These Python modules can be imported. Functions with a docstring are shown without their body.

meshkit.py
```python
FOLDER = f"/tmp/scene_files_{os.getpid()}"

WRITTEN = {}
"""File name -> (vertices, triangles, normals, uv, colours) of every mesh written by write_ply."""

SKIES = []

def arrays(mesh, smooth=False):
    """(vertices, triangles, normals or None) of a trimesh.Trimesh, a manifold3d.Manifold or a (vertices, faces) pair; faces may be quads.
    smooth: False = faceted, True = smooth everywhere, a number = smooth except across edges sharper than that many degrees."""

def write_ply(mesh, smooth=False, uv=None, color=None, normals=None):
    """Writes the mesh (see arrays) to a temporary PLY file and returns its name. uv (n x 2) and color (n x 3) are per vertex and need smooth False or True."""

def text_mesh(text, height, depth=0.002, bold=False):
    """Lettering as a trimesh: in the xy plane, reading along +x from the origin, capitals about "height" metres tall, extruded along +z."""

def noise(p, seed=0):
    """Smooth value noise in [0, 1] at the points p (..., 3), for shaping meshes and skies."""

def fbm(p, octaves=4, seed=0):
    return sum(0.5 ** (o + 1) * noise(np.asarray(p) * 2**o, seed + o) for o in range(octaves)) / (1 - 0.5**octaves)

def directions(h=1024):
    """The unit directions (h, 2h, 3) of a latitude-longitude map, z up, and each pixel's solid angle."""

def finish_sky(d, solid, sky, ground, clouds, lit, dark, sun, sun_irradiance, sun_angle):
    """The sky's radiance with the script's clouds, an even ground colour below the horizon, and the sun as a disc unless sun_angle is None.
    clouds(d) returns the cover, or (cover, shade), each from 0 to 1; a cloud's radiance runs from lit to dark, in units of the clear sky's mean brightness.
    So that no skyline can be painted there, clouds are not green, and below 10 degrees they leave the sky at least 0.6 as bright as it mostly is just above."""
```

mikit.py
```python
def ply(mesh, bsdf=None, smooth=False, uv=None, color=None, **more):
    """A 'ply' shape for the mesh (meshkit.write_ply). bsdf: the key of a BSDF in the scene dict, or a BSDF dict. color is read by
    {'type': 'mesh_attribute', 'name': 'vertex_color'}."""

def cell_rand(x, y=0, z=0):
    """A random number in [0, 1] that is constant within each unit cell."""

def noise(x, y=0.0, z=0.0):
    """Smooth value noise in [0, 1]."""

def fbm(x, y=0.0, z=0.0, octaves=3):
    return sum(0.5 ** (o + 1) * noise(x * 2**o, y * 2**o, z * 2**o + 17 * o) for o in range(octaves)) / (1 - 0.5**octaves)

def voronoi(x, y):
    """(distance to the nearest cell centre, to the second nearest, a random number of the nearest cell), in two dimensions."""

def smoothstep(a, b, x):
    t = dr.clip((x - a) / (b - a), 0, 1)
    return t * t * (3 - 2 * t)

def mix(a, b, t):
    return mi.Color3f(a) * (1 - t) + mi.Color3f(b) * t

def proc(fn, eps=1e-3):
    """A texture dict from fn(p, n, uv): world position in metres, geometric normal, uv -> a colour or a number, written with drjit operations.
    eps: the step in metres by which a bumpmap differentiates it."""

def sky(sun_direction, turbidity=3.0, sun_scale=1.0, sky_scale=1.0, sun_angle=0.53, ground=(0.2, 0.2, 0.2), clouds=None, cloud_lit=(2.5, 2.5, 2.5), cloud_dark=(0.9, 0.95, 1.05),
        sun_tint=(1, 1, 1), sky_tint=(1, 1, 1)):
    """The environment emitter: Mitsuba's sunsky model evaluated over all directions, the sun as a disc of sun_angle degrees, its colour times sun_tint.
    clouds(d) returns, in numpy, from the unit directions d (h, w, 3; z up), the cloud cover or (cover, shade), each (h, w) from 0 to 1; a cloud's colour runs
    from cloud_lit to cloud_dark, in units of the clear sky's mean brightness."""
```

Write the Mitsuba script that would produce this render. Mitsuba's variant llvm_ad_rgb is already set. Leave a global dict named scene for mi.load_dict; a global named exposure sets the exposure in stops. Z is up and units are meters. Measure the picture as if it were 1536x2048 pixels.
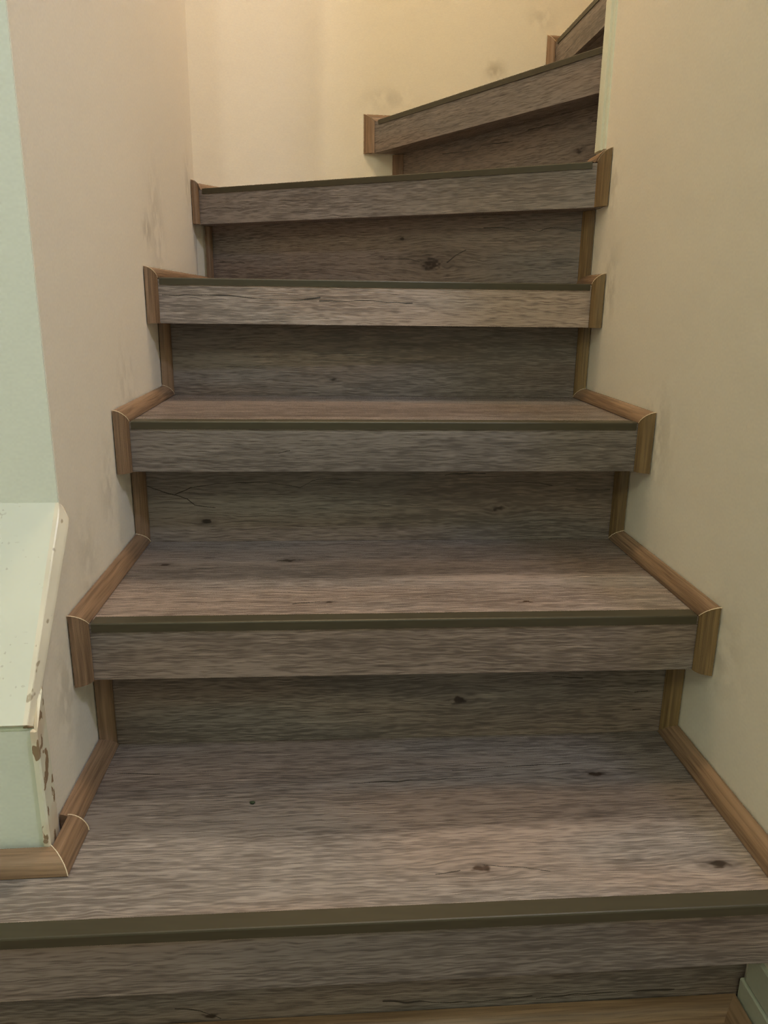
import math, random
import numpy as np, trimesh, drjit as dr, mitsuba as mi, mikit
from shapely.geometry import Polygon, LineString
from mikit import noise, fbm, smoothstep, mix, proc
random.seed(7)
T = mi.ScalarTransform4f
scene, labels = {}, {}
V3 = lambda *a: np.array(a, float)

# ---------------------------------------------------------------- camera, lights, exposure
CAM_H, PITCH, ROLL, FPX = 0.6897, 0.2690, 0.0129, 1518.36
fwd = V3(0, math.cos(PITCH), -math.sin(PITCH)); up0 = V3(0, math.sin(PITCH), math.cos(PITCH))
upv = -math.sin(ROLL) * V3(1, 0, 0) + math.cos(ROLL) * up0
scene['camera'] = {'type': 'perspective', 'fov': 2 * math.degrees(math.atan(768 / FPX)), 'fov_axis': 'x', 'near_clip': 0.01,
                   'to_world': T().look_at(origin=[0, 0, CAM_H], target=(V3(0, 0, CAM_H) + fwd).tolist(), up=upv.tolist())}
exposure = 0.0
HALL_LAMP, HALL_RAD = V3(0.60, -0.06, 2.04), V3(230, 238, 304)
REAR_FILL, REAR_RAD = V3(-0.10, -1.50, 2.42), V3(12.8, 13.1, 9.6)  # unseen panel added behind the camera for soft frontal fill
STAIR_LAMP, STAIR_RAD = V3(0.02, 1.22, 2.42), V3(83, 63, 41)

# ---------------------------------------------------------------- measurements (metres)
RISE, NOSE, R = 0.18, 0.0642, 0.0169
FLOOR, CEIL = -0.012, 2.46
XL, ML, XR, MR = -0.2722, -0.0718, 0.4190, -0.0683           # side walls: x = X + M * y
Lw = lambda y: V3(XL + ML * y, y); Rw = lambda y: V3(XR + MR * y, y)
unit = lambda v: np.asarray(v, float) / np.linalg.norm(v)
wl, wr = unit(V3(ML, 1)), unit(V3(MR, 1))                     # along each wall, up the stairs
nl, nr = V3(wl[1], -wl[0]), V3(-wr[1], wr[0])                 # wall normals, into the stairwell
YL = {1: .5083, 2: .7352, 3: .9542, 4: 1.1732, 5: 1.6178}
YR = {1: .5593, 2: .7803, 3: .9992, 4: 1.2336, 5: 1.2509}
NL = {i: Lw(YL[i]) for i in YL}; NR = {i: Rw(YR[i]) for i in YR}
NL[6], NR[6] = V3(-.041, 1.884), V3(.350, 1.3195)
NL[7], NR[7] = V3(.372, 1.9455), V3(.430, 1.325)
OVL = {1: .066, 2: .0591, 3: .0655, 4: .0734, 5: .065}; OVR = {1: .066, 2: .0603, 3: .0667, 4: .0489, 5: .055}
P0, P1, P2 = V3(-.3905, 1.642), V3(-.345, 1.711), V3(-.150, 1.868)   # the faceted corner of the back wall
BW = lambda x: V3(x, 1.8905 + .15 * x)
wb = unit(V3(1, .15)); nb = V3(wb[1], -wb[0])
RWEND = 1.312                                                # where the right wall stops


def cross2(p, d, q, e):                                      # intersection of two plan lines
    s = np.linalg.solve(np.array([d, -e]).T, q - p)
    return p + d * s[0]


RL = {i: NL[i] + wl * OVL[i] for i in range(1, 5)}; RR = {i: NR[i] + wr * OVR[i] for i in range(1, 6)}
for i in (5, 6, 7):
    u = unit(NR[i] - NL[i]); n = V3(-u[1], u[0])
    RL[i] = cross2(NL[i] + n * .060, u, BW(0), wb) if i > 5 else NL[5] + wl * .022
    if i > 5: RR[i] = NR[i] + n * .060
RL[5] = cross2(RR[5], -unit(NR[5] - NL[5]), NL[5], wl)
if RL[5][1] > P0[1]: RL[5] = cross2(RR[5], -unit(NR[5] - NL[5]), P0, P1 - P0)

# ---------------------------------------------------------------- materials
def paint(base, dirt=(), weave=0.0, var=.05):
    def col(p, n, uv):
        b = fbm(p.x * 3.1 + 5, p.y * 3.1, p.z * 2.3, octaves=3)
        f = noise(p.x * 420, p.y * 420, p.z * 420)
        c = mi.Color3f(base) * (1 - var + 2 * var * b) * (.97 + .06 * f)
        for (x, y, z, rx, rz, k, shade) in dirt:
            q = dr.square((p.x - x) / rx) + dr.square((p.y - y) / rx) + dr.square((p.z - z) / rz)
            w = k * dr.exp(-q) * smoothstep(.30, .62, fbm(p.x * 60 + z * 91, p.y * 60, p.z * 38, octaves=3))
            c = mix(c, mi.Color3f(shade), dr.clip(w, 0, 1))
        return c
    return proc(col)


DIRT = (.20, .17, .12)
def bumped(b, fn, scale=1.0, eps=5e-4):
    return {'type': 'bumpmap', 'arbitrary': proc(fn, eps), 'scale': scale, 'bsdf': b}


def weave(p, n, uv):                                          # embossed diagonal wallpaper
    return dr.sin((uv.x + uv.y) * 2 * math.pi / .0024) * .00004 + noise(uv.x * 300, uv.y * 300) * .00006


def plasterbump(p, n, uv):
    return noise(uv.x * 260, uv.y * 260) * .00006 + fbm(uv.x * 22, uv.y * 22, octaves=2) * .0008


def matte(tex, rough=.75, spec=.25, bump=None):
    b = {'type': 'principled', 'base_color': tex, 'roughness': rough, 'specular': spec}
    if bump: b = {'type': 'bumpmap', 'arbitrary': proc(bump, 4e-4), 'scale': 1.0, 'bsdf': b}
    return {'type': 'twosided', 'bsdf': b}


dl = [(*Lw(y), z, s, t, k, DIRT) for y, z, s, t, k in ((1.27, .80, .05, .07, .26), (1.20, .79, .03, .02, .4), (.90, .47, .03, .05, .25), (1.02, .58, .04, .05, .2),
      (.80, .40, .03, .06, .22), (1.57, .90, .03, .05, .25), (.70, .30, .03, .05, .35))]
dr_ = [(*Rw(y), z, s, t, k, DIRT) for y, z, s, t, k in ((1.20, .72, .03, .05, .35), (.98, .52, .05, .06, .3), (.76, .33, .04, .05, .3), (1.22, .86, .02, .04, .3))]
db = [(*BW(.2387), 1.20, .022, .018, .6, (.34, .29, .20)), (*BW(.0), 1.13, .05, .02, .25, DIRT), (*BW(.34), 1.31, .03, .02, .25, DIRT)]
scene['m_wall_left'] = matte(paint((.72, .67, .57), dl), bump=weave)
scene['m_wall_right'] = matte(paint((.68, .63, .53), dr_), bump=plasterbump)
scene['m_wall_back'] = matte(paint((.76, .70, .57), db), bump=plasterbump)
scene['m_wall_green'] = matte(paint((.685, .715, .63)), bump=weave)
scene['m_green_low'] = matte(paint((.60, .64, .555)), bump=plasterbump)
scene['m_hall_wall'] = matte(paint((.55, .58, .50)))
scene['m_ceiling'] = matte(paint((.72, .70, .64)))
scene['m_hall_floor'] = matte(paint((.22, .15, .11), var=.2), .5)
scene['m_skirting'] = matte(paint((.40, .42, .34), var=.1), .45, .4)


def chipped(p, n, uv):
    c = mi.Color3f(.66, .65, .53) * (.9 + .2 * fbm(p.x * 30, p.y * 30, p.z * 14, octaves=3))
    c = mix(c, (.58, .48, .36), .8 * smoothstep(.45, .75, fbm(uv.x * 25 + 3, uv.y * 60, octaves=3)))
    w = smoothstep(.635, .67, fbm(uv.x * 60 + 17, uv.y * 190, octaves=3))
    return mix(c, (.24, .17, .10), w)


def ledgecol(p, n, uv):
    c = mi.Color3f(.625,.64,.555) * (.93 + .14 * fbm(p.x * 12, p.y * 12, p.z * 12, octaves=3))
    sp = smoothstep(.80, .86, noise(p.x * 330, p.y * 330, p.z * 330))
    return mix(c, (.35, .33, .26), sp * .45 * smoothstep(.45, .6, fbm(p.x * 25 + 4, p.y * 25, p.z * 25, octaves=2)))


scene['m_chipped'] = matte(proc(chipped), .5, .4)
scene['m_ledge'] = matte(proc(ledgecol), .45, .45)
def edgecol(p, n, uv):
    c = mi.Color3f(.66, .61, .50) * (.9 + .2 * fbm(p.x * 40, p.y * 40, p.z * 30, octaves=3))
    return mix(c, (.30, .24, .16), .8 * smoothstep(.70, .76, fbm(p.x * 260 + 3, p.y * 90, p.z * 90, octaves=2)))
scene['m_edge'] = matte(proc(edgecol), .28, .5)
scene['m_bead'] = matte(paint((.62, .64, .52), var=.12), .4, .45)
scene['m_olive'] = {'type': 'twosided', 'bsdf': {'type': 'principled', 'base_color': proc(lambda p, n, uv: mi.Color3f(.052, .045, .027) * (.9 + .2 * noise(p.x * 40, p.y * 300, p.z * 300))), 'roughness': .42, 'specular': .5, 'metallic': .25}}
scene['m_pale'] = matte({'type': 'rgb', 'value': [.62, .52, .38]}, .7)
scene['m_raw'] = matte({'type': 'rgb', 'value': [.22, .16, .10]}, .8)
scene['m_dark'] = matte({'type': 'rgb', 'value': [.02, .03, .015]}, .8)
scene['m_white'] = matte({'type': 'rgb', 'value': [.75, .74, .70]}, .5)

# grey-brown oak laminate; uv in metres along and across the plank, every plank shifted to its own place of the pattern
KIND = {'t': 0, 'n': 1, 'r': 2}
def off(kind, i): return V3(2.0 * i, 1.0 * (KIND[kind] + 4 * i) % 37)
LAM_DARK, LAM_LIGHT = (.084, .067, .058), (.196, .162, .143)
PRINT_LIGHT_BANDS = [(off('t', 1)[1], -.10, .112, 1.38), (off('t', 2)[1], -.10, .132, 1.42), (off('t', 1)[1], .118, .190, .74), (off('t', 1)[1], .190, .40, .88), (off('t', 2)[1], .138, .195, .72), (off('t', 3)[1], -.10, .05, 1.15), (off('t', 3)[1], .05, .075, .82), (off('r', 4)[1], .065, .13, .84), (off('r', 2)[1], .075, .13, .85), (off('n', 1)[1], .035, .075, .84), (off('n', 7)[1], .0, .03, .85)]  # tread fronts brightened: lamplight put into the colour; other bands are print
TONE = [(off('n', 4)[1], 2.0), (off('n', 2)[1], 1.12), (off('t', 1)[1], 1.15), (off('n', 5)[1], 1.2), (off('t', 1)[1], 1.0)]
FEATURES = {   # (knots (u, v, size)), (cracks)
 ('t', 1): ([(.567, .198, .012), (.408, .059, .012), (.637, .052, .012)], [[(.407, .214), (.468, .218), (.545, .22)], [(.29, .195), (.346, .197), (.45, .2)], [(.412, .064), (.451, .058), (.473, .052)], [(.366, .054), (.389, .058)], [(.016, .228), (.079, .224)]]),
 ('t', 2): ([(.212, .2, .014), (.056, .187, .008), (.494, .049, .009), (.267, .054, .006)], [[(.199, .199), (.228, .202)], [(.227, .05), (.257, .056)], [(.09, .17), (.146, .178)]]),
 ('n', 3): ([], [[(.203, .024), (.218, .027)]]),
 ('n', 4): ([], [[(.022, .041), (.122, .041), (.188, .035), (.218, .036), (.256, .04)], [(.256, .035), (.302, .036), (.332, .036), (.397, .033)]]),
 ('n', 7): ([], [[(.092, .023), (.155, .024), (.19, .029), (.24, .03)]]),
 ('r', 1): ([(.149, .026, .010)], [[(.117, .038), (.141, .034), (.16, .022)], [(.32, .032), (.407, .026), (.47, .03)], [(.475, .026), (.529, .029), (.618, .028)]]),
 ('r', 2): ([(.422, .049, .012)], [[(.536, .077), (.573, .074)], [(.64, .054), (.656, .056)], [(.640, .030), (.650, .031)]]),
 ('r', 3): ([(.512, .047, .012), (.097, .03, .009)], [[(.018, .08), (.054, .067), (.071, .063), (.081, .054), (.109, .05)], [(.054, .067), (.076, .079), (.11, .084), (.172, .087), (.228, .078), (.245, .089), (.27, .092), (.312, .088)], [(.432, .096), (.489, .097)], [(.533, .086), (.569, .083), (.587, .079)], [(.621, .075), (.672, .073)]]),
 ('r', 4): ([(.275, .026, .007)], []),
 ('r', 5): ([(.509, .037, .024), (.45, .081, .007)], [[(.576, .059), (.557, .05), (.541, .04)], [(.607, .096), (.689, .092), (.707, .088), (.724, .092), (.787, .086)], [(.022, .045), (.096, .044)], [(.416, .048), (.458, .048), (.488, .041)]]),
 ('r', 6): ([(.541, .05, .010)], [[(.412, .102), (.464, .103), (.519, .103)], [(.566, .094), (.594, .089), (.618, .088)], [(.158, .097), (.269, .088), (.284, .095), (.372, .09)]]),
}
KNOTS, CRACKS = [], []
for key, (ks, cs) in FEATURES.items():
    o = off(*key)
    KNOTS += [(k[0] + o[0], k[1] + o[1], k[2]) for k in ks]
    CRACKS += [(np.array(a) + o, np.array(b) + o) for c in cs for a, b in zip(c, c[1:])]


def grain(uv):
    """(u, warped v, knot darkness): the fibres wander and swerve around every knot."""
    u, v = uv.x, uv.y
    w, dark = v + .0024 * (noise(u * 15, v * 40) - .5) + .006 * (noise(u * 3.7, v * 9) - .5) + .0017 * (noise(u * 74, v * 190) - .5), mi.Float(0)
    for ku, kv, s in KNOTS:
        a, b = (u - ku) / (2.6 * s), (v - kv) / s
        g = dr.exp(-(a * a + b * b) * .5)
        w = w - (v - kv) * .62 * g
        q = dr.sqrt(dr.square((u - ku) / (1.25 * s)) + dr.square((v - kv) / (.62 * s)))
        q = q + .7 * (noise(u * 190, v * 320) - .5)
        dark = dr.maximum(dark, .85 * smoothstep(.75, .25, q) + .28 * smoothstep(2.2, .6, q))
    return u, w, dark


def laminate(p, n, uv):
    u, w, dark = grain(uv)
    tone = fbm(u * 2.0, w * 15, octaves=2)
    mid = fbm(u * 7, w * 85, octaves=2)
    fine = noise(u * 46, w * 620)
    fine2 = noise(u * 105 + 31, w * 1150)
    t = .27 * tone + .17 * mid + .29 * fine + .27 * fine2
    c = mix(LAM_DARK, LAM_LIGHT, smoothstep(.27, .73, t))
    hue = fbm(u * 2.9 + 40, w * 13, octaves=2)
    c = c * mix((1.05, .985, .94), (.97, 1.01, 1.04), smoothstep(.35, .65, hue))
    ring = w * 210 + 7 * fbm(u * 2.2, w * 7, octaves=2)
    ring = dr.abs(ring - dr.floor(ring) - .5) * 2
    c = c * (1 - .24 * smoothstep(.80, 1.0, ring) * smoothstep(.48, .62, noise(u * 2.6 + 9, w * 6)))
    streak = smoothstep(.70, .84, noise(u * 20, w * 520 + 5)) * smoothstep(.45, .6, noise(u * 5, w * 30 + 3))
    c = c * (1 - .26 * streak)
    fleck = smoothstep(.74, .90, noise(u * 24 + 13, w * 760 + 50)) * smoothstep(.40, .62, noise(u * 6 + 8, w * 24))
    c = c * (1 + .30 * fleck)
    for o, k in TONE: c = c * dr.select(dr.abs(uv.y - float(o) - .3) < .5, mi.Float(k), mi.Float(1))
    for o, v0, v1, k in PRINT_LIGHT_BANDS:                                # broad printed wood bands, mixed with lamplight and nosing shade painted on the treads
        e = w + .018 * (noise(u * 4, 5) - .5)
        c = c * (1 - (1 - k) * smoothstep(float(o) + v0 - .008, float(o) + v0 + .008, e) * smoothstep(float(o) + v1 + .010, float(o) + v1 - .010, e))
    c = mix(c, c * mi.Color3f(.26, .22, .20), dark)
    wob = .0022 * (noise(u * 70, 3) - .5) + .0016 * (noise(u * 23, 8) - .5)
    thick = .00024 + .00085 * dr.square(noise(u * 46, 12)) + .0002 * noise(u * 160, 4)
    crack = mi.Float(0)
    for a, b in CRACKS:
        d = b - a; L2 = float(d @ d)
        pu, pv = u - float(a[0]), uv.y + wob - float(a[1])
        s = dr.clip((pu * float(d[0]) + pv * float(d[1])) / L2, 0, 1)
        dist = dr.sqrt(dr.square(pu - s * float(d[0])) + dr.square(pv - s * float(d[1])))
        crack = dr.maximum(crack, 1 - smoothstep(thick * .6, thick * 1.5, dist))
    return mix(c, (.022, .018, .015), crack * .9)


def laminate_relief(p, n, uv):
    u, w = uv.x, uv.y + .0022 * (noise(uv.x * 15, uv.y * 40) - .5) + .006 * (noise(uv.x * 3.7, uv.y * 9) - .5)
    for ku, kv, s in KNOTS:
        a, b = (u - ku) / (2.6 * s), (uv.y - kv) / s
        w = w - (uv.y - kv) * .62 * dr.exp(-(a * a + b * b) * .5)
    h = noise(u * 34, w * 560) * .6 + noise(u * 60 + 7, w * 1100) * .4
    amp = .35 + .65 * smoothstep(.35, .65, noise(u * 4 + 2, w * 14))
    return h * amp * .00055


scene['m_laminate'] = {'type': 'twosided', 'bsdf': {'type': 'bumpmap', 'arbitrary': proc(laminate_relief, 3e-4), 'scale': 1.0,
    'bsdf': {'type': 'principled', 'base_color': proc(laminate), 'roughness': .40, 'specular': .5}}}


def oak(dark, light):
    def brownoak(p, n, uv):
        u, v = uv.x, uv.y + .0015 * (noise(uv.x * 18, uv.y * 40) - .5)
        t = .45 * fbm(u * 5, v * 60, octaves=3) + .35 * noise(u * 14, v * 420) + .2 * noise(u * 40, v * 1100)
        c = mix(dark, light, smoothstep(.2, .8, t))
        ring = v * 260 + 5 * fbm(u * 6, v * 18, octaves=2)
        ring = dr.abs(ring - dr.floor(ring) - .5) * 2
        return c * (1 - .30 * smoothstep(.82, 1.0, ring) * smoothstep(.45, .6, noise(u * 7 + 4, v * 25)))
    return {'type': 'twosided', 'bsdf': {'type': 'principled', 'base_color': proc(brownoak), 'roughness': .42, 'specular': .4}}


scene['m_oak'] = oak((.128, .077, .044), (.258, .164, .099))
scene['m_oak_olive'] = oak((.108, .067, .029), (.222, .146, .066))

# ---------------------------------------------------------------- helpers
def numbered(name):
    if name not in labels and name not in scene: return name
    k = 1
    while f'{name}_{k:03d}' in labels or f'{name}_{k:03d}' in scene: k += 1
    return f'{name}_{k:03d}'


def thing(name, label, cat, group=None):
    key = numbered(name)
    labels[key] = {'label': label, 'category': cat, **({'group': group} if group else {})}
    return key


def part(parent, name, shape, label=None):
    key = f'{parent}__{name}'
    if key in scene:
        k = 1
        while f'{key}_{k:03d}' in scene: k += 1
        key = f'{key}_{k:03d}'
    scene[key] = shape
    if label: labels[key] = {'label': label}
    return key


def struct(name, shape, label):
    scene[name] = shape
    labels[name] = {'label': label, 'kind': 'structure'}


def plank(o, U, V, outline, thick, bsdf, uvo=(0, 0), bevel=0.0):
    """A board: outline in (u, v) metres from o along U and V, its face towards U x V, its thickness behind."""
    o, U, V = (np.asarray(a, float) for a in (o, U, V)); W = np.cross(U, V)
    poly = Polygon(outline).buffer(0)
    m = trimesh.creation.extrude_polygon(poly, thick, engine='earcut')
    if bevel:
        top = m.vertices[:, 2] > thick - 1e-9
        c = poly.buffer(-bevel, join_style=2)
    f = m.faces; v = m.vertices[f].reshape(-1, 3)
    P = o + v[:, :1] * U + v[:, 1:2] * V + (v[:, 2:] - thick) * W
    uv = v[:, :2] + (thick - v[:, 2:]) * np.array([[0, 1]]) + np.asarray(uvo)
    return mikit.ply(trimesh.Trimesh(P, np.arange(len(P)).reshape(-1, 3), process=False), bsdf, uv=uv)


def prism(profile, axis_o, A, B, D, length, bsdf, smooth=False):
    """A profile polygon in (a, b) along A and B, swept by length along D; uv: along, across."""
    A, B, D = (np.asarray(x, float) for x in (A, B, D))
    m = trimesh.creation.extrude_polygon(Polygon(profile).buffer(0), length, engine='earcut')
    f = m.faces if np.dot(np.cross(A, B), D) > 0 else m.faces[:, ::-1]
    v = m.vertices[f].reshape(-1, 3)
    P = np.asarray(axis_o) + v[:, :1] * A + v[:, 1:2] * B + v[:, 2:] * D
    uv = np.stack([v[:, 2], v[:, 0] + v[:, 1]], 1)
    mesh = trimesh.Trimesh(P, np.arange(len(P)).reshape(-1, 3), process=False)
    if smooth:
        mesh.merge_vertices()
        return mikit.ply(mesh, bsdf, smooth=smooth)
    return mikit.ply(mesh, bsdf, uv=uv)


V3z = lambda p, z: V3(p[0], p[1], z)
Z = V3(0, 0, 1)
ARC = 13
def qround(c0, c1, e1, e2, r, m0, m1, bsdf='m_oak', r2=None, gap=.0007, gap1=.0016):
    """Quarter-round moulding along the corner line c0-c1: flat on the two faces spanned by e1 and e2, cut at its ends by planes with normals m0 and m1."""
    c0, c1, e1, e2, m0, m1 = (np.asarray(a, float) for a in (c0, c1, e1, e2, m0, m1))
    t = unit(c1 - c0); L = np.linalg.norm(c1 - c0)
    th = np.linspace(0, math.pi / 2, ARC)
    arc = np.stack([r * np.cos(th) + 1e-4, (r2 or r) * np.sin(th) + 1e-4], 1)
    prof = np.vstack([[gap1, gap], [r, gap], arc[1:-1], [gap1, r2 or r]])
    base = prof[:, :1] * e1 + prof[:, 1:] * e2
    s0 = -(base @ m0) / (t @ m0); s1 = L - (base @ m1) / (t @ m1)
    A, B = c0 + base + s0[:, None] * t, c0 + base + s1[:, None] * t
    vs, fs, uvs, n = [], [], [], len(prof)
    acc = np.concatenate([[0], np.cumsum(np.linalg.norm(np.diff(prof, axis=0), axis=1))])
    o = random.uniform(0, 50); ov = random.uniform(0, 9)
    k = np.arange(1, n)                                        # the curved face, shared vertices
    for a in k: vs += [A[a], B[a]]; uvs += [(s0[a] + o, acc[a] + ov), (s1[a] + o, acc[a] + ov)]
    for a in range(n - 2): fs += [[2 * a, 2 * a + 1, 2 * a + 3], [2 * a, 2 * a + 3, 2 * a + 2]]
    for a, b in ((n - 1, 0), (0, 1)):                          # the two flat backs
        q = len(vs); vs += [A[a], B[a], B[b], A[b]]; uvs += [(s0[a] + o, ov), (s1[a] + o, ov), (s1[b] + o, ov + .02), (s0[b] + o, ov + .02)]
        fs += [[q, q + 1, q + 2], [q, q + 2, q + 3]]
    for E, rev in ((A, 0), (B, 1)):
        q = len(vs); vs += list(E); uvs += [(p[0] * 3 + o, p[1] + ov) for p in prof]
        fs += [[q, q + a + 1, q + a] if rev else [q, q + a, q + a + 1] for a in range(1, n - 1)]
    fs = np.array(fs)
    if np.dot(np.cross(e1, e2), t) < 0: fs = fs[:, ::-1]
    fs = fs[:, ::-1]
    v = np.array(vs); tri = v[fs]
    vol = np.einsum('ij,ij->i', tri[:, 0] - v.mean(0), np.cross(tri[:, 1] - v.mean(0), tri[:, 2] - v.mean(0))).sum()
    if vol < 0: fs = fs[:, ::-1]
    return mikit.ply(trimesh.Trimesh(v, fs, process=False), bsdf, smooth=True, uv=np.array(uvs))


def seam(c, e1, d2, r, thick_dir, bsdf='m_pale', a0=0.04, a1=.97):
    """The pale raw edge that shows as a thin line at a mitre: an arc of a wafer, lying in the plane of e1 and d2."""
    c, e1, d2, t = (np.asarray(a, float) for a in (c, e1, d2, thick_dir))
    th = np.linspace(a0, a1, 12) * math.pi / 2
    ro, ri, h = r + .00055, r - .0012, .00038
    ring = [(math.cos(x), math.sin(x)) for x in th]
    vs = []
    for x, y in ring:
        for rr in (ri, ro):
            for s in (-h, h): vs.append(c + rr * x * e1 + rr * y * d2 + s * t)
    fs = []
    for k in range(len(ring) - 1):
        a, b = 4 * k, 4 * k + 4
        for i, j in ((0, 1), (1, 3), (3, 2), (2, 0)): fs += [[a + i, a + j, b + j], [a + i, b + j, b + i]]
    fs += [[0, 1, 3], [0, 3, 2]]; e = 4 * (len(ring) - 1); fs += [[e, e + 3, e + 1], [e, e + 2, e + 3]]
    m = trimesh.Trimesh(np.array(vs), fs, process=False)
    return mikit.ply(m, bsdf)


# ---------------------------------------------------------------- the setting
def slab(poly, z0, z1, bsdf):
    m = trimesh.creation.extrude_polygon(Polygon(poly).buffer(0), z1 - z0, engine='earcut')
    m.apply_translation([0, 0, z0])
    f = m.faces; v = m.vertices[f].reshape(-1, 3)
    nn = np.repeat(m.face_normals, 3, 0)
    uv = np.where(abs(nn[:, 2:]) > .5, v[:, :2], np.stack([np.where(abs(nn[:, 0]) > abs(nn[:, 1]), v[:, 1], v[:, 0]), v[:, 2]], 1))
    return mikit.ply(trimesh.Trimesh(v, np.arange(len(v)).reshape(-1, 3), process=False), bsdf, uv=uv)


HX0, HX1, HY0 = -.95, 1.7, -2.6
GY = lambda x: .7315 + .09 * (x + .3247)                      # the green wall's face
BY = lambda x: .5975 + .09 * (x + .31)                        # the lower block's face
CAPS, CAPC = (.4940 - .3246) / (.7315 - .5980), V3(.598, .3246)  # slope of the ledge's top and a point of it (y, z)
ca = math.atan(CAPS)
capz = lambda y, d=0.0: CAPC[1] + CAPS * (y - CAPC[0]) - d / math.cos(ca)
CAPT = .0095
struct('floor', slab([(HX0 - .1, HY0 - .1), (HX1 + .1, HY0 - .1), (HX1 + .1, .62), (HX0 - .1, .62)], FLOOR - .08, FLOOR, 'm_hall_floor'), 'reddish brown floor of the hall in front of the lowest step')
struct('ceiling', slab([(HX0 - .1, HY0 - .1), (HX1 + .1, HY0 - .1), (HX1 + .1, 2.4), (HX0 - .1, 2.4)], CEIL, CEIL + .08, 'm_ceiling'), 'white ceiling above the stairwell and hall')
# left wall: a slab whose front edge follows the block, the sloping ledge and the green wall
y0, yg = .602, .7335
o = V3z(Lw(0), 0); U, Vv = V3z(wl, 0), Z
ln = lambda y: y / wl[1]
outl = [(ln(y0), FLOOR), (ln(P0[1] + .04), FLOOR), (ln(P0[1] + .04), CEIL), (ln(yg), CEIL), (ln(yg), capz(yg, CAPT + .001)), (ln(y0), capz(y0, CAPT + .001))]
struct('wall_left', plank(o, U, Vv, outl, .09, 'm_wall_left'), 'beige wallpapered wall along the left side of the stairs')
struct('wall_right', plank(V3z(Rw(0), 0), V3z(-wr, 0), Z, [(-ln(.50), FLOOR), (-ln(RWEND), FLOOR), (-ln(RWEND), CEIL), (-ln(.50), CEIL)], .10, 'm_wall_right'), 'plain beige painted wall along the right side of the stairs')


def chaikin(pts, k, w):
    pts = [np.asarray(p) for p in pts]
    for _ in range(k):
        out = [pts[0]]
        for a, b, c in zip(pts, pts[1:], pts[2:]):
            out += [b + (a - b) * min(w / np.linalg.norm(a - b), .4), b + (c - b) * min(w / np.linalg.norm(c - b), .4)]
        pts = out + [pts[-1]]; w *= .45
    return pts


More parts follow.
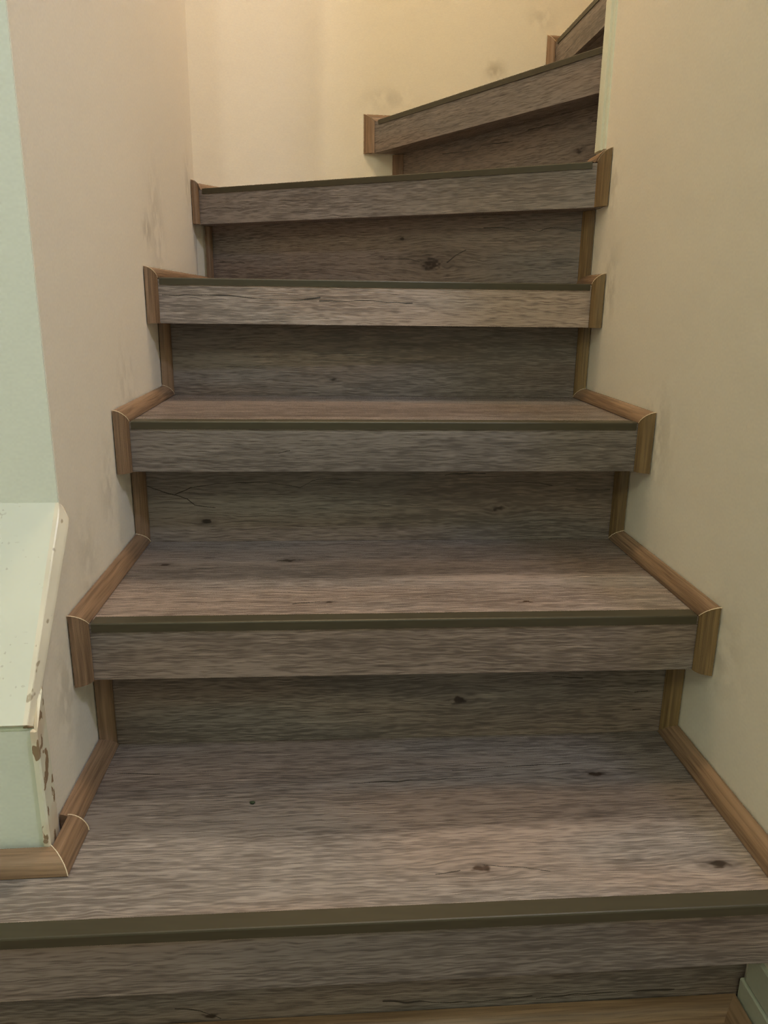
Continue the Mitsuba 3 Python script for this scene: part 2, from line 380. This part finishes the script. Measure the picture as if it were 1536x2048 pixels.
line = chaikin([P0, P1, P2, BW(1.3)], 3, .009)
outer = [V3(1.35, 2.25), V3(-.2, 2.15), V3(-.50, 1.80), V3(-.50, 1.62)]
def wallmesh(poly, z0, z1, bsdf):
    m = trimesh.creation.extrude_polygon(Polygon(poly), z1 - z0, engine='earcut'); m.apply_translation([0, 0, z0])
    m.merge_vertices()
    v, f = m.vertices, m.faces
    sm = trimesh.graph.smooth_shade(m, angle=np.radians(25), facet_minarea=None)
    v = sm.vertices; uv = np.stack([v[:, 0] * .8 + v[:, 1] * .6, v[:, 2]], 1)
    return mikit.ply(trimesh.Trimesh(v, sm.faces, process=False), bsdf, smooth=True, uv=uv)
struct('wall_back', wallmesh(line + outer, FLOOR, CEIL, 'm_wall_back'), 'cream back wall curving round the winding steps')
struct('wall_front_left', slab([(HX0 - .1, GY(HX0 - .1)), (Lw(.732)[0] - .0005, GY(Lw(.732)[0])), (Lw(1.0)[0] - .0005, 1.0), (HX0 - .1, 1.0)], capz(.735, CAPT) - .03, CEIL, 'm_wall_green'), 'pale green textured wall above the sloping ledge at the left')
bx = -.3106
blk = [(-.09 * 0, FLOOR)]
# the low block under the ledge: a profile in (y, z) swept along x
pr = [(.004, FLOOR), (.030, FLOOR), (.030, capz(BY(bx) + .030, CAPT + .0006)), (.007, capz(BY(bx) + .007, CAPT + .0006)), (.004, capz(BY(bx) + .007, CAPT + .0006))]
bd = unit(V3(-1, -.09, 0)); bn = V3(-bd[1], bd[0], 0) * -1
bn = unit(V3(-.09, 1, 0))
struct('wall_low_left', prism(pr, V3(bx, BY(bx), 0), bn, Z, bd, .62, 'm_green_low'), 'low pale green wall panel below the sloping ledge at the left')
# room shell out of view
struct('wall_hall_left', slab([(HX0 - .1, HY0), (HX0, HY0), (HX0, .9), (HX0 - .1, .9)], FLOOR, CEIL, 'm_hall_wall'), 'green wall of the hall left of the stairs')
struct('wall_hall_right', slab([(HX1, HY0), (HX1 + .1, HY0), (HX1 + .1, .62), (HX1, .62)], FLOOR, CEIL, 'm_hall_wall'), 'green wall of the hall right of the stairs')
struct('wall_hall_rear', slab([(HX0 - .1, HY0 - .1), (HX1 + .1, HY0 - .1), (HX1 + .1, HY0), (HX0 - .1, HY0)], FLOOR, CEIL, 'm_hall_wall'), 'green wall of the hall facing the stairs')
struct('wall_hall_front', slab([(Rw(.5)[0] + .1, .50), (HX1, .50), (HX1, .60), (Rw(.5)[0] + .1, .60)], FLOOR, CEIL, 'm_hall_wall'), 'green wall of the hall beside the foot of the stairs')
struct('wall_upper_right', slab([(Rw(RWEND)[0] + .101, 1.22), (1.3, 1.22), (1.3, 1.31), (Rw(RWEND)[0] + .101, 1.31)], FLOOR, CEIL, 'm_wall_back'), 'cream wall on the inner side of the upper steps')
struct('wall_upper_end', slab([(1.3, 1.22), (1.4, 1.22), (1.4, 2.2), (1.3, 2.2)], FLOOR, CEIL, 'm_wall_back'), 'cream wall at the end of the upper steps')

# ---------------------------------------------------------------- steps
ORD = {1: 'lowest', 2: 'second from the bottom', 3: 'third from the bottom', 4: 'fourth from the bottom', 5: 'fifth from the bottom', 6: 'sixth from the bottom', 7: 'topmost visible'}
STEPTXT = {1: 'lowest grey-brown laminate step, running on left in front of the green panel',
           2: 'grey-brown laminate step directly above the wide lowest one, with a dark oval knot',
           3: 'laminate step third from the bottom with only a thin strip of tread showing',
           4: 'laminate step fourth from the bottom, its nosing crossed by a long dark crack',
           5: 'wedge-shaped laminate step fifth from the bottom with a big dark knot on its riser',
           6: 'slanting winder step sixth from the bottom, ending at the cream back wall on the left',
           7: 'topmost visible laminate step, a steep sliver beside the end of the right wall'}
SOLIDS = [q.buffer(.0006, join_style=2) for q in (Polygon(line + outer), Polygon([Lw(.602), Lw(1.68), Lw(1.68) - V3(.09, 0), Lw(.602) - V3(.09, 0)]), Polygon([Rw(.5), Rw(RWEND), Rw(RWEND) + V3(.1, 0), Rw(.5) + V3(.1, 0)]))]
STRIPW, STRIPH, BT = .017, .0085, .012
for i in range(1, 8):
    z = RISE * i; zb = z - RISE if i > 1 else FLOOR
    a, b = NL[i].copy(), NR[i].copy(); u = unit(b - a); n = V3(-u[1], u[0])
    ra, rb = RL[i].copy(), RR[i].copy(); ru = unit(rb - ra)
    oa, ora = a.copy(), ra.copy()
    sa, sb = {5: .008, 6: .014, 7: .014}.get(i, .0007), {5: .006}.get(i, .0007)
    a, b, ra, rb = a + u * sa, b - u * sb, ra + ru * sa, rb - ru * sb
    if i == 1:                                                 # runs on to the left, past the block
        k = (a[0] - HX0 - .002) / u[0]; a = a - u * k
        ra = ra - ru * ((ra[0] - HX0 - .002) / ru[0])
    # tread outline in plan, up to just behind the next riser
    if i < 7:
        na, nbk = RL[i + 1] + unit(V3(-(RR[i+1]-RL[i+1])[1], (RR[i+1]-RL[i+1])[0])) * BT, RR[i + 1] + unit(V3(-(RR[i+1]-RL[i+1])[1], (RR[i+1]-RL[i+1])[0])) * BT
    if i == 1: plan = [a, b, nbk, na, Lw(BY(-.31) - .0005), V3(HX0 + .002, BY(HX0) - .0005)]
    elif i < 4: plan = [a, b, nbk, na]
    elif i == 4: plan = [a, b, nbk, na + (0 if RL[5][1] < P0[1] else 0)]
    elif i == 5: plan = [a, b, Rw(RWEND), nbk, na] + line[::-1][1:]
    elif i == 6: plan = [a, b, nbk, na]
    else: plan = [a, b, V3(.44, 1.313), V3(1.298, 1.313), V3(1.298, BW(1.298)[1]), BW(.40)]
    g = Polygon(plan).buffer(0)
    for q in SOLIDS: g = g.difference(q)
    g = max(getattr(g, 'geoms', [g]), key=lambda q: q.area)
    pts = np.array(g.exterior.coords)[:-1]
    oo = V3z(oa, z)
    uvp = np.stack([(pts - oa) @ u, (pts - oa) @ n], 1)
    # set the laminate back behind the nosing board
    g2 = Polygon(uvp).intersection(Polygon([(-9, BT), (9, BT), (9, 9), (-9, 9)]))
    g2 = max(getattr(g2, 'geoms', [g2]), key=lambda q: q.area)
    s = thing('stair_step', STEPTXT[i], 'stair step')
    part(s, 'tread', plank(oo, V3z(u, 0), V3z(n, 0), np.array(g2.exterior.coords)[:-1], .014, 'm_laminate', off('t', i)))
    L = np.linalg.norm(b - a)
    st = np.dot(a - oa, u)
    face = [(st, 0), (st + L, 0), (st + L, NOSE - .0004), (st, NOSE - .0004)]
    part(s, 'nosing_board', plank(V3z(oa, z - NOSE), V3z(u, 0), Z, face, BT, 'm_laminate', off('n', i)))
    # the olive edge strip: top leg and front lip, softly rounded at the front
    c = .0016; w = .0018
    prof = [(-STRIPW, 0), (0, 0), (0, -STRIPH), (w, -STRIPH), (w, w - c), (w - c * .3, w - c * .3), (w - c, w), (-STRIPW + .001, w), (-STRIPW, w - .001)]
    trim_l = 0 if i == 1 else .0182
    part(s, 'edge_strip', prism(prof, V3z(a + u * trim_l, z), V3z(-n, 0), Z, V3z(u, 0), L - trim_l - (.0182 if i < 6 else 0), 'm_olive'), 'dark olive edge strip')
    Lr = np.linalg.norm(rb - ra); sr = np.dot(ra - ora, ru)
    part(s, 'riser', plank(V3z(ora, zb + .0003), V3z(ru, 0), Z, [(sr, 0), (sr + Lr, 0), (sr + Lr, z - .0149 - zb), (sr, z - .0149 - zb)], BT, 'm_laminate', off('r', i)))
    rn = V3(-ru[1], ru[0])
    und = Polygon([a + n * (BT + .0003), b + n * (BT + .0003), rb - rn * .0003 * -1 * -1, ra]).buffer(0)
    up = [((p - oa) @ u, -(p - oa) @ n) for p in np.array(und.exterior.coords)[:-1]]
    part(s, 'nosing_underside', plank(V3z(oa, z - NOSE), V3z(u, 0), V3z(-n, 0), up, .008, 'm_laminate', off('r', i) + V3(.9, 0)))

# ---------------------------------------------------------------- quarter-round mouldings
def moulding(i, side, txt, r=R):
    """The moulding of step i along one wall: under the nosing beside the riser, up the nosing, and back over the tread."""
    m = thing('quarter_round', txt, 'moulding')
    z = RISE * i; zb = RISE * (i - 1)
    if side == 'L': u, w, nn, c, rc = unit(NR[i] - NL[i]), wl, nl, NL[i], RL[i]
    else: u, w, nn, c, rc = unit(NL[i] - NR[i]), wr, nr, NR[i], RR[i]
    if side == 'L' and i >= 6: w, nn = wb, nb
    u3, w3, n3 = V3z(u, 0), V3z(w, 0), V3z(nn, 0)
    mit = np.cross(u3, Z - w3); mit /= np.linalg.norm(mit)
    wood = 'm_oak' if side == 'L' else 'm_oak_olive'
    part(m, 'nosing_piece', qround(V3z(c, z - NOSE), V3z(c, z), u3, -w3, r, Z, mit, wood))
    part(m, 'mitre_edge', seam(V3z(c, z), u3, (Z - w3), r, mit), 'thin pale mitre edge')
    # beside the riser
    ru = unit((RR[i] - RL[i]) if side == 'L' else (RL[i] - RR[i]))
    if not (side == 'L' and i == 7):
        mit2 = np.cross(V3z(ru, 0), Z - w3); mit2 /= np.linalg.norm(mit2)
        part(m, 'riser_piece', qround(V3z(rc, zb), V3z(rc, z - NOSE - .0005), V3z(ru, 0), -w3, r, mit2, Z, wood))
        if i < 5: part(m, 'mitre_edge', seam(V3z(rc, zb), V3z(ru, 0), (Z - w3), r, mit2), 'thin pale mitre edge')
    # back over the tread to the next riser
    if side == 'L' and i < 4 or side == 'R' and i < 5 or side == 'L' and i == 4:
        c1 = (RL if side == 'L' else RR)[i + 1]
        if side == 'L' and i == 4: c1 = RL[5]
        ru2 = unit(RR[i + 1] - RL[i + 1]) * (1 if side == 'L' else -1)
        mit3 = np.cross(V3z(ru2, 0), Z - w3)
        part(m, 'tread_piece', qround(V3z(c, z), V3z(c1, z), n3, Z, r, mit, mit3))
    elif side == 'L' and i == 5:
        path = [NL[5], P0, P1, P2, RL[6]]
        for k in range(4):
            p, q = path[k], path[k + 1]
            d = unit(q - p); nk = V3(d[1], -d[0])
            dn = unit(path[k + 2] - q) if k < 3 else None; dp = unit(p - path[k - 1]) if k else None
            part(m, 'tread_piece', qround(V3z(p, z), V3z(q, z), V3z(nk, 0), Z, r, mit if k == 0 else V3z(d + dp, 0), V3z(d + dn, 0) if k < 3 else V3z(d, 0)))
    elif side == 'L' and i == 6:
        part(m, 'tread_piece', qround(V3z(c, z), V3z(RL[7], z), n3, Z, r, mit, w3))
    elif side == 'L' and i == 7:
        part(m, 'tread_piece', qround(V3z(c, z), V3z(BW(1.25), z), n3, Z, r, mit, w3))
    elif side == 'R' and i == 5:
        part(m, 'tread_piece', qround(V3z(c, z), V3z(Rw(RWEND), z), n3, Z, r, mit, w3))
    return m


WALLTXT = {('L', 2): 'brown quarter-round moulding at the left end of the second nosing, beside the sloping ledge',
           ('L', 3): 'brown oak quarter-round moulding along the left wall at the third nosing from the bottom',
           ('L', 4): 'brown moulding at left of the fourth nosing, the one with the long crack',
           ('L', 5): 'brown moulding at the left end of the fifth nosing, by the back corner',
           ('L', 6): 'short brown moulding on the cream back wall at the sixth nosing',
           ('L', 7): 'small brown oak moulding on the back wall at the topmost nosing',
           ('R', 2): 'olive-brown quarter-round moulding on the right wall at the second lowest nosing',
           ('R', 3): 'olive-brown quarter-round moulding on the right wall at the third nosing from the bottom',
           ('R', 4): 'olive-brown quarter-round moulding on the right wall at the fourth nosing, with the shortest top piece',
           ('R', 5): 'brown moulding on the right wall at the fifth nosing, under the pale corner strip'}
for (side, i), t in WALLTXT.items(): moulding(i, side, t)
# lowest step: along the left wall, round the block, and along the right wall
m1 = thing('quarter_round', 'brown oak quarter-round moulding on the lowest tread, wrapping round the green block at the left', 'moulding')
w3, n3 = V3z(wl, 0), V3z(nl, 0)
r1 = .0185
ru2 = unit(RR[2] - RL[2]); mit3 = np.cross(V3z(ru2, 0), Z - w3)
yj = .642
cj = Lw(yj)
part(m1, 'tread_piece', qround(V3z(cj, RISE), V3z(RL[2], RISE), n3, Z, r1, w3, mit3))
bc = V3(-.3055, BY(-.3055) - .001); bdir = unit(V3(1, .09)); bnn = V3(bdir[1], -bdir[0])
cj2 = bc + wl * ((yj - .0012 - bc[1]) / wl[1])
mitc = V3z(unit(bdir + wl), 0)
part(m1, 'short_piece', qround(V3z(bc, RISE), V3z(cj2, RISE), n3, Z, .0195, mitc, w3))
part(m1, 'front_piece', qround(V3z(bc - bdir * .62, RISE), V3z(bc, RISE), V3z(bnn, 0), Z, .0195, V3z(bdir, 0), mitc))
part(m1, 'mitre_edge', seam(V3z(bc, RISE), V3z(unit(nl + bnn) * (1 / max(.1, np.dot(unit(nl + bnn), nl))), 0), Z, .0195, mitc, a0=.05, a1=1), 'thin pale mitre edge')
part(m1, 'joint_edge', seam(V3z(cj2, RISE), n3, Z, .0197, w3), 'thin pale butt joint')
m2 = thing('quarter_round', 'brown moulding along the right wall on the lowest tread, running out of the frame', 'moulding')
w3, n3 = V3z(wr, 0), V3z(nr, 0); mit = np.cross(V3z(-unit(NR[1] - NL[1]), 0), Z - w3)
mit3 = np.cross(V3z(-ru2, 0), Z - w3)
part(m2, 'tread_piece', qround(V3z(NR[1], RISE), V3z(RR[2], RISE), n3, Z, .0185, mit, mit3))
# floor moulding below the lowest riser, returning along the skirting
m3 = thing('quarter_round', 'brown oak moulding along the floor below the lowest riser', 'moulding')
ru1 = unit(RR[1] - RL[1]); rn1 = V3(ru1[1], -ru1[0])
SKX = .0075
ccor = RR[1] + nr * SKX
rdir = -wr
part(m3, 'riser_piece', qround(V3z(RL[1] - ru1 * .60, FLOOR), V3z(ccor, FLOOR), V3z(rn1, 0), Z, .021, V3z(ru1, 0), V3z(unit(ru1 + rdir), 0)))
part(m3, 'wall_piece', qround(V3z(ccor, FLOOR), V3z(ccor + rdir * .115, FLOOR), V3z(nr, 0), Z, .021, V3z(unit(ru1 + rdir), 0), V3z(rdir, 0)))
# skirting boards at the foot of the right wall
ysk = RR[1][1] - .0025
def skirt(yf, yb, z0, z1, t, bv):
    o = V3z(Rw(yb), 0)
    pr = [(0, z0), (t, z0), (t, z1 - bv), (t - bv, z1), (0, z1)]
    return prism(pr, o, V3z(nr, 0), Z, V3z(-wr, 0), (yb - yf) / wr[1], 'm_skirting')
sk = 'baseboard_right'
labels[sk] = {'label': 'pale grey-green stepped skirting at the foot of the right wall', 'kind': 'structure'}
part(sk, 'lower_board', skirt(.505, ysk - .001, FLOOR, .031, .0072, .0012))
part(sk, 'upper_board', skirt(.505, ysk - .006, .0325, .070, .0045, .0010))

# ---------------------------------------------------------------- ledge, corner strips, lamps, added fill panel, crumb
led = thing('ledge_board', 'pale green-white painted sloping ledge board with a worn rounded edge at the left', 'ledge')
# the board: rounded cross-section (x, thickness) swept down the slope
sd = V3(0, math.cos(ca), math.sin(ca)); sn = V3(0, -math.sin(ca), math.cos(ca))
xr0 = -.3150
EDGE = [(-.0030, 0), (.0010, -.0001), (.0026, -.0008), (.0038, -.0022), (.0088, -.0078), (.0103, -.0100), (.0106, -.0118), (.0096, -.0134), (.0070, -.0145), (-.0030, -.0145)]
start = V3(0, CAPC[0], capz(CAPC[0])); o = start
Lc = (.7312 - start[1]) / math.cos(ca)
def on_slope(v):
    """From (x, thickness, up the slope) to the world; the board follows the block's turn."""
    P = v[:, 2:] * sd + v[:, 1:2] * sn + o
    P[:, 0] += v[:, 0] + ML * (P[:, 1] - .6)
    P[:, 1] += .09 * (v[:, 0] + .31)
    return P
def ledge_mesh(poly, l0, l1, round_end=0.0):
    m = trimesh.creation.extrude_polygon(Polygon(poly), l1 - l0, engine='earcut')
    if round_end:
        m = m.slice_plane([0, 0, l1 - l0 - round_end], [0, 0, -1]) if 0 else m
        for _ in range(4): m = m.subdivide()
    v = m.vertices.copy(); v[:, 2] += l0
    if round_end:
        v[:, 0] = np.where(v[:, 0] > xr0, xr0 + (v[:, 0] - xr0) * (.42 + .50 * v[:, 2] / l1), v[:, 0])
        t = np.clip((v[:, 2] - (l1 - round_end)) / round_end, 0, 1)
        v[:, 0] = np.where(v[:, 0] > xr0, xr0 + (v[:, 0] - xr0) * np.sqrt(np.maximum(1 - t ** 2 * .98, .02)), v[:, 0])
    m2 = trimesh.Trimesh(on_slope(v), m.faces, process=False); m2.merge_vertices(); m2.fix_normals(); return m2
part(led, 'board', mikit.ply(ledge_mesh([(-.62, 0), (xr0 - .0030, 0), (xr0 - .0030, -CAPT), (-.62, -CAPT)], 0, Lc), 'm_ledge', smooth=35))
part(led, 'edge_moulding', mikit.ply(ledge_mesh([(xr0 + x, y) for x, y in EDGE], 0, Lc, .022), 'm_edge', smooth=30), 'worn cream rounded edge')
# worn raw end of the rounded edge
def end_mesh():
    e = [(xr0 + x * .40, y) for x, y in EDGE[2:-1]] + [(xr0 - .008, -.0135), (xr0 - .004, -.006)]
    m = trimesh.creation.extrude_polygon(Polygon(e), .0012, engine='earcut'); v = m.vertices
    m2 = trimesh.Trimesh(on_slope(v - [0, 0, .0013]), m.faces, process=False); m2.fix_normals(); return m2
part(led, 'raw_end', mikit.ply(end_mesh(), 'm_raw'), 'bare brown end of the rounded edge')

cs = thing('corner_strip', 'chipped cream corner strip on the edge of the low green wall under the ledge', 'corner strip')
zc0, t_ = RISE + .0012, 0
fx = -.3055
pl = [(-.3116, BY(-.3116) - .0012), (fx - .0014, BY(fx) - .0022), (fx, BY(fx) - .0006), (Lw(.628)[0] + .0058, .628), (Lw(.632)[0] + .0004, .632), (Lw(.6262)[0] + .0008, .6262), (-.3104, BY(-.3104) + .0037), (-.3116, BY(-.3116) + .0037)]
m = trimesh.creation.extrude_polygon(Polygon(pl).buffer(0), .30, engine='earcut')
v = m.vertices.copy()
top = v[:, 2] > .1
v[:, 2] = np.where(top, [capz(max(y - .09 * (x + .31), .6062), CAPT + .0006) for x, y in v[:, :2]], zc0)
f = m.faces; vv = v[f].reshape(-1, 3)
part(cs, 'strip', mikit.ply(trimesh.Trimesh(vv, np.arange(len(vv)).reshape(-1, 3), process=False), 'm_chipped', uv=np.stack([vv[:, 2], vv[:, 0] * .8 + vv[:, 1] * .6], 1)))
nail = trimesh.creation.cylinder(.0021, .0016, sections=14); nail.apply_transform(trimesh.transformations.rotation_matrix(math.pi / 2, [1, 0, 0]))
nail.apply_translation([-.3090, BY(-.3095) - .0024, RISE + .0255])
part(cs, 'nail_head', mikit.ply(nail, 'm_raw', smooth=40), 'dark nail head')

c2 = thing('corner_strip', 'pale green vertical corner strip on the end of the right wall, above the fifth nosing', 'corner strip')
zb = RISE * 5 + R + .004
ya, yb = 1.268, RWEND + .004
prf = [(0, 0)] + [(.0008 + (.0050 - .0008) * s, tt) for s, tt in ((0, .0), (.35, .0015), (.55, .0030), (.55, .0085), (.78, .0115), (1, .016), (1, .034))] + [(.0046, .038), (.0030, .0415), (.0, .0445), (-.0040, .0445), (-.0040, (RWEND - ya) / wr[1] + .0004), (.0, (RWEND - ya) / wr[1] + .0004)]
prf = [(0, 0), (.0016, .0004), (.0030, .0022), (.0030, .0075), (.0018, .0092), (.0018, .0108), (.0052, .0128), (.0060, .0175), (.0060, .0330), (.0046, .0400), (.0012, .0452), (-.035, .0452), (-.035, .0446), (0, .0446)]
part(c2, 'strip', prism(prf, V3z(Rw(ya), zb), V3z(nr, 0), V3z(wr, 0), Z, CEIL - zb - .001, 'm_bead', smooth=40))

cr = thing('crumb', 'tiny dark crumb lying on the lowest tread', 'crumb')
m = trimesh.creation.icosphere(2, .0022); m.vertices *= [1.3, .9, .6]; m.vertices *= (1 + .3 * np.sin(m.vertices * 2100).sum(1, keepdims=True) * .3)
m.apply_translation([-.1344, .6881, RISE + .0011])
part(cr, 'grain', mikit.ply(m, 'm_dark', smooth=True))


def lamp(name, label, pos, rad, emit, rod):
    k = thing(name, label, 'lamp')
    g = trimesh.creation.icosphere(3, rad); g.apply_translation(pos)
    part(k, 'globe', mikit.ply(g, 'm_white', smooth=True, emitter={'type': 'area', 'radiance': {'type': 'rgb', 'value': emit.tolist()}}), 'glowing glass globe')
    top = CEIL - .0005
    c = trimesh.creation.cylinder(.045, .02, sections=32); c.apply_translation([pos[0], pos[1], top - .01])
    part(k, 'canopy', mikit.ply(c, 'm_white', smooth=40))
    if top - .02 > pos[2] + rad:
        h = top - .02 - pos[2] - rad
        c = trimesh.creation.cylinder(.006, h, sections=16); c.apply_translation([pos[0], pos[1], pos[2] + rad + h / 2])
        part(k, 'rod', mikit.ply(c, 'm_white', smooth=40))


lamp('hall_lamp', 'white globe lamp hanging in the hall before the stairs, outside the photo', HALL_LAMP, .055, HALL_RAD, True)
k = thing('fill_panel', 'added flat white fill panel under the hall ceiling behind the viewer, outside the photo', 'fill light')
g = trimesh.creation.box([1.1, .55, .012]); g.apply_translation(REAR_FILL)
part(k, 'diffuser', mikit.ply(g, 'm_white', emitter={'type': 'area', 'radiance': {'type': 'rgb', 'value': REAR_RAD.tolist()}}), 'glowing diffuser')
g = trimesh.util.concatenate([trimesh.creation.box([a, b, .034], T_) for a, b, T_ in ()]) if 0 else trimesh.creation.box([1.16, .61, .02]); g.apply_translation([REAR_FILL[0], REAR_FILL[1], CEIL - .0115])
part(k, 'frame', mikit.ply(g, 'm_white'))
k = thing('stairwell_lamp', 'round warm ceiling lamp over the steps, outside the photo', 'lamp')
g = trimesh.creation.cylinder(.115, .012, sections=48); g.apply_translation(STAIR_LAMP)
part(k, 'diffuser', mikit.ply(g, 'm_white', emitter={'type': 'area', 'radiance': {'type': 'rgb', 'value': STAIR_RAD.tolist()}}), 'glowing round diffuser')
g = trimesh.creation.cylinder(.128, CEIL - STAIR_LAMP[2] - .0075, sections=48); g.apply_translation([STAIR_LAMP[0], STAIR_LAMP[1], (CEIL + STAIR_LAMP[2] + .0065) / 2])
part(k, 'base', mikit.ply(g, 'm_white', smooth=40))
